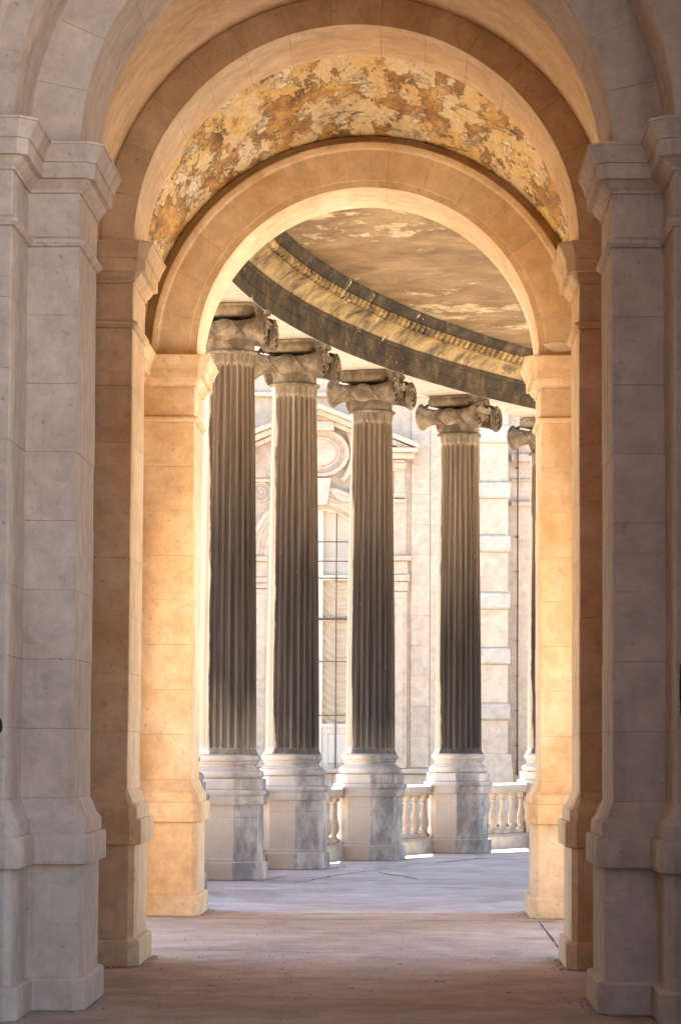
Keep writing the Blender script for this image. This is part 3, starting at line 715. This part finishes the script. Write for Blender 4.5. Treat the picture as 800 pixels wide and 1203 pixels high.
# window
win = MB()
for x in (-1.0, 1.0): win.box(x - .06, x + .06, .20, .30, 1.0, wz)
win.box(-.075, .075, .19, .31, 1.0, 6.44, .008)
win.tube([(-1.0 * math.cos(math.pi * k / 24), .25, wz + 1.0 * math.sin(math.pi * k / 24)) for k in range(25)], .055, 6)
for z, hh in ((4.98, .10), (4.14, .045), (1.95, .09), (1.02, .08)): win.box(-1.0, 1.0, .195, .305, z, z + hh, .006)
win = win.build('window', WOOD, bld)
def chord(z): return 1.0 if z <= wz else math.sqrt(max(.0, 1.0 - (z - wz) ** 2))
for s in (-1, 1):
    MB().box(s * .35 - .012, s * .35 + .012, .165, .188, 1.0, 6.36).build('iron_bar', RUST, win)
for z in (5.76, 5.36, 5.01, 4.155, 3.30, 2.20):
    MB().box(-chord(z) , chord(z), .168, .185, z, z + (.02 if z not in (4.155,) else .05)).build('iron_bar', RUST, win)
zl = [(2.05, 3.30), (3.31, 4.14), (4.19, 4.97), (5.09, 5.42)]
for s in (-1, 1):
    for z0, z1 in zl:
        x0, x1 = sorted((s * .08, s * .94)); MB().box(x0, x1, .245, .251, z0, z1).build('pane', GLASS, win)
    pf = [(s * .08, 5.43), (s * .93, 5.43)] + [(s * .94 * math.cos(math.pi / 2 * k / 12), wz + .94 * math.sin(math.pi / 2 * k / 12)) for k in range(0, 12)] + [(s * .08, wz + .93)]
    MB().prism(pf, .245, .251).build('pane', GLASS, win)
    x0, x1 = sorted((s * .08, s * .94)); pn = MB().box(x0, x1, .22, .27, 1.10, 1.95)
    pn.box(x0 + .12, x1 - .12, .19, .22, 1.22, 1.83, .02); pn.build('door_panel', WOOD, win)
    # festoon curtain
    v = []; f = []; nu, nv = 48, 110
    for j in range(nv + 1):
        z = 2.0 + 3.05 * j / nv
        for i in range(nu + 1):
            u = i / nu; x = s * .06 + s * .92 * u; w_ = u * .94 / .84 - .03; dip = min(1.2, (2 * w_ - .9) ** 2)
            ph = (z - .26 * dip) / .165
            am = .05 * (.35 + .65 * (1 - dip))
            v.append((x, .34 + am * math.sin(2 * math.pi * ph) + .02 * math.cos(4 * math.pi * u), z))
    f = [(j * (nu + 1) + i, j * (nu + 1) + i + 1, (j + 1) * (nu + 1) + i + 1, (j + 1) * (nu + 1) + i) for j in range(nv) for i in range(nu)]
    MB().add(v, f).build('curtain', DRAPE, win, True)
MB().box(-1.04, 1.04, .36, .372, 5.05, 6.55).build('blind', BLIND, win)
# surround: archivolt, piers with imposts, brackets, roundels, pediment, oval medallion
def half_ring(sect, name, mat, parent, n=28, zc=wz):
    m = len(sect); v = []; f = []
    for k in range(n + 1):
        a = math.pi * k / n; v += [(-r * math.cos(a), yy, zc + r * math.sin(a)) for r, yy in sect]
    for k in range(n): f += [(k * m + i, k * m + (i + 1) % m, (k + 1) * m + (i + 1) % m, (k + 1) * m + i) for i in range(m)]
    f += [tuple(range(m)), tuple(range(n * m, n * m + m))]
    return MB().add(v, f).build(name, mat, parent, 30)
half_ring([(1.05, .0), (1.05, -.10), (1.09, -.13), (1.13, -.13), (1.14, -.10), (1.24, -.10), (1.25, -.14), (1.33, -.14), (1.34, -.18), (1.40, -.19), (1.43, -.16), (1.43, 0)], 'archivolt', MUS, bld)
half_ring([(1.052, .16), (1.052, .02), (1.00, .06), (1.00, .16)], 'inner_reveal', MUS, bld)
for s in (-1, 1):
    bx = lambda a, b, *r: (min(s * a, s * b), max(s * a, s * b)) + r
    MB().box(*bx(1.055, 1.40, -.12, -.002, 1.14, 4.78, .008)).build('jamb_pilaster', MUS, bld)
    MB().box(*bx(1.10, 1.34, -.135, -.118, 1.35, 4.66, .006)).build('jamb_panel', MUS, bld)
    im = MB().box(*bx(1.05, 1.46, -.16, -.002, 4.79, 4.90, .008)); im.box(*bx(1.05, 1.48, -.19, -.002, 4.905, 5.02, .01)); im.box(*bx(1.05, 1.43, -.15, -.002, 5.025, 5.33, .006)); im.box(*bx(1.05, 1.52, -.22, -.002, 5.335, 5.45, .014))
    im.build('jamb_impost', MUS, bld)
    MB().box(*bx(1.50, 1.80, -.12, -.002, 1.14, 4.74, .008)).build('side_pilaster', MUS, bld)
    MB().box(*bx(1.57, 1.73, -.14, -.118, 1.35, 4.60, .006)).build('side_panel', MUS, bld)
    im = MB().box(*bx(1.50, 1.82, -.17, -.002, 4.745, 4.94, .01)); im.box(*bx(1.50, 1.86, -.22, -.002, 4.945, 5.08, .012)); im.box(*bx(1.50, 1.81, -.15, -.002, 5.085, 5.36, .006)); im.box(*bx(1.50, 1.88, -.24, -.002, 5.365, 5.47, .014))
    im.lathe([(0, -.19), (.06, -.19), (.085, -.175), (.09, -.15)], 18, 'x', (0, 0, 0)) if False else None
    im.build('side_impost', MUS, bld)
    MB().box(*bx(1.50, 1.78, -.10, -.002, 5.475, 7.42, .008)).build('upper_pilaster', MUS, bld)
    br = MB().prism([(-.002, 6.62), (-.16, 6.66), (-.20, 6.78), (-.17, 6.98), (-.20, 7.18), (-.30, 7.30), (-.33, 7.42), (-.002, 7.42)], min(s * 1.54, s * 1.74), max(s * 1.54, s * 1.74), 'x')
    br.tube([(s * 1.52, -.27, 7.31), (s * 1.76, -.27, 7.31)], .085, 12); br.tube([(s * 1.52, -.15, 6.72), (s * 1.76, -.15, 6.72)], .07, 12)
    br.box(*bx(1.51, 1.77, -.24, -.002, 6.55, 6.63, .012)).build('bracket', MUS, bld, 35)
    ro = MB()
    for rr_, wd in ((.19, .028), (.09, .022)): ro.tube([(s * 1.20 + rr_ * math.cos(2 * math.pi * k / 28), -.02, 6.78 + rr_ * math.sin(2 * math.pi * k / 28)) for k in range(28)], wd, 8, True)
    ro.build('roundel', MUS, bld, True)
    # raking cornice of the pediment
    def rake(y0, dz0, dz1, ext):
        xe = s * (2.03 + ext); ze = 7.66
        return [(s * 0.0, 8.46 + dz0), (xe, ze + dz0), (xe, ze + dz1), (s * 0.0, 8.46 + dz1)]
    rk = MB().prism(rake(0, -.02, .08, 0), -.62, -.002); rk.prism(rake(0, -.13, -.018, -.08), -.48, -.002); rk.prism(rake(0, -.22, -.128, -.16), -.30, -.002); rk.build('raking_cornice', MUS, bld)
    MB().box(*bx(1.32, 2.02, -.58, -.002, 7.56, 7.655, .012)).build('eave_block', MUS, bld)
    MB().box(*bx(1.36, 1.94, -.44, -.002, 7.44, 7.557, .012)).build('eave_bed', MUS, bld)
    MB().box(*bx(1.34, 1.60, -.30, -.002, 7.20, 7.437, .02)).build('cornice_block', MUS, bld)
    MB().box(*bx(.75, 1.50, -.06, -.002, 6.98, 7.05, .01)).build('frieze_line', MUS, bld)
    # curved strap of the cartouche
    pts = [(s * (.10 + .95 * t), -.10, 6.95 - .32 * math.sin(math.pi * min(1, t * 1.05)) + .42 * max(0, t - .45)) for t in [k / 14 for k in range(15)]]
    MB().tube(pts, [.05 + .05 * math.sin(math.pi * k / 14) for k in range(15)], 8).build('strapwork', MUS, bld, True)
    pts = [(s * (.40 + .26 * math.sin(R_(a))), -.07, 7.62 + .62 * math.cos(R_(a))) for a in range(10, 171, 16)]
    MB().tube(pts, .06, 8).build('scroll_edge', MUS, bld, True)
v = []; f = []; n = 40
for j, (k, yy) in enumerate(((1.16, -.002), (1.16, -.12), (1.08, -.16), (1.0, -.14), (.94, -.08), (.90, -.075), (.5, -.12), (.0, -.14))):
    v += [(.52 * k * math.cos(2 * math.pi * i / n), yy, 7.58 + .42 * k * math.sin(2 * math.pi * i / n)) for i in range(n)]
    if j: f += [((j - 1) * n + i, (j - 1) * n + (i + 1) % n, j * n + (i + 1) % n, j * n + i) for i in range(n)]
om = MB().add(v, f)
om.tube([(.57 * math.cos(2 * math.pi * i / 48), -.15, 7.58 + .46 * math.sin(2 * math.pi * i / 48)) for i in range(48)], .045, 8, True)
om.tube([(.40 * math.cos(2 * math.pi * i / 48), -.14, 7.58 + .31 * math.sin(2 * math.pi * i / 48)) for i in range(48)], .022, 8, True)
om.build('oval_medallion', MUS, bld, 40)
MB().prism([(-.16, 6.50), (.16, 6.50), (.24, 7.05), (-.24, 7.05)], -.26, -.002).build('keystone', MUS, bld)
MB().box(-.30, .30, -.34, -.002, 8.02, 8.22, .02).build('top_block', MUS, bld)

# ------------------------------------------------------------------ small litter on the floor
for i, (x, y, r) in enumerate(((.62, 20.05, .03), (.35, 21.6, .022), (-.9, 19.6, .02), (1.05, 19.2, .02))):
    v = [(0, 0, .006)] + [(r * (1 + .35 * math.sin(3 * a)) * math.cos(a), r * .6 * math.sin(a), .004 + .006 * math.sin(2 * a + i) ** 2) for a in [2 * math.pi * k / 10 for k in range(10)]]
    lf = MB().add(v, [(0, k + 1, (k + 1) % 10 + 1) for k in range(10)]).build('dry_leaf', LEAF, None, True, loc=(x, y, .002), rot=(0, 0, i * 1.3))
    tag(lf, 'small dry brown leaf lying alone on the open passage floor', 'leaf', 'dry leaves on the passage floor')

# grit swept against the pier bases and scattered over the floor: nobody could count it
gv = MB()
def pebble(x, y, r):
    k = random.uniform(0, 6.28); v = []
    for j, (q, z) in enumerate(((.8, 0), (1, .5), (.5, 1.0))):
        v += [(x + r * q * random.uniform(.8, 1.2) * math.cos(k + 1.2566 * i), y + r * q * random.uniform(.8, 1.2) * math.sin(k + 1.2566 * i), .002 + r * z) for i in range(5)]
    gv.add(v, [(i, (i + 1) % 5, 5 + (i + 1) % 5, 5 + i) for i in range(5)] + [(5 + i, 5 + (i + 1) % 5, 10 + (i + 1) % 5, 10 + i) for i in range(5)] + [(10, 11, 12, 13, 14)])
for s in (-1, 1):
    for d0, t0, xi in ((D1, T1, W), (D2, T2, W), (D3, T3, W)):
        for k in range(60): pebble(s * (xi - .10 - abs(random.gauss(0, .035))), d0 - .1 + random.random() * (t0 + .2), random.uniform(.003, .010))
        for k in range(40): pebble(s * (xi - .05 + random.random() * .5), d0 - .105 - abs(random.gauss(0, .03)), random.uniform(.003, .010))
for k in range(700): pebble(random.uniform(-1.5, 1.5), random.uniform(16.5, 28), random.uniform(.002, .007))
for th in THETA[1:6]:
    for k in range(70):
        x, y = gal(th + random.uniform(-1.3, 1.3), -.50 - abs(random.gauss(0, .06))); pebble(x, y, random.uniform(.004, .012))
tag(gv.build('grit', MOSS), 'fine grit and dust scattered on the floor and against the pier bases', 'grit', kind='stuff')
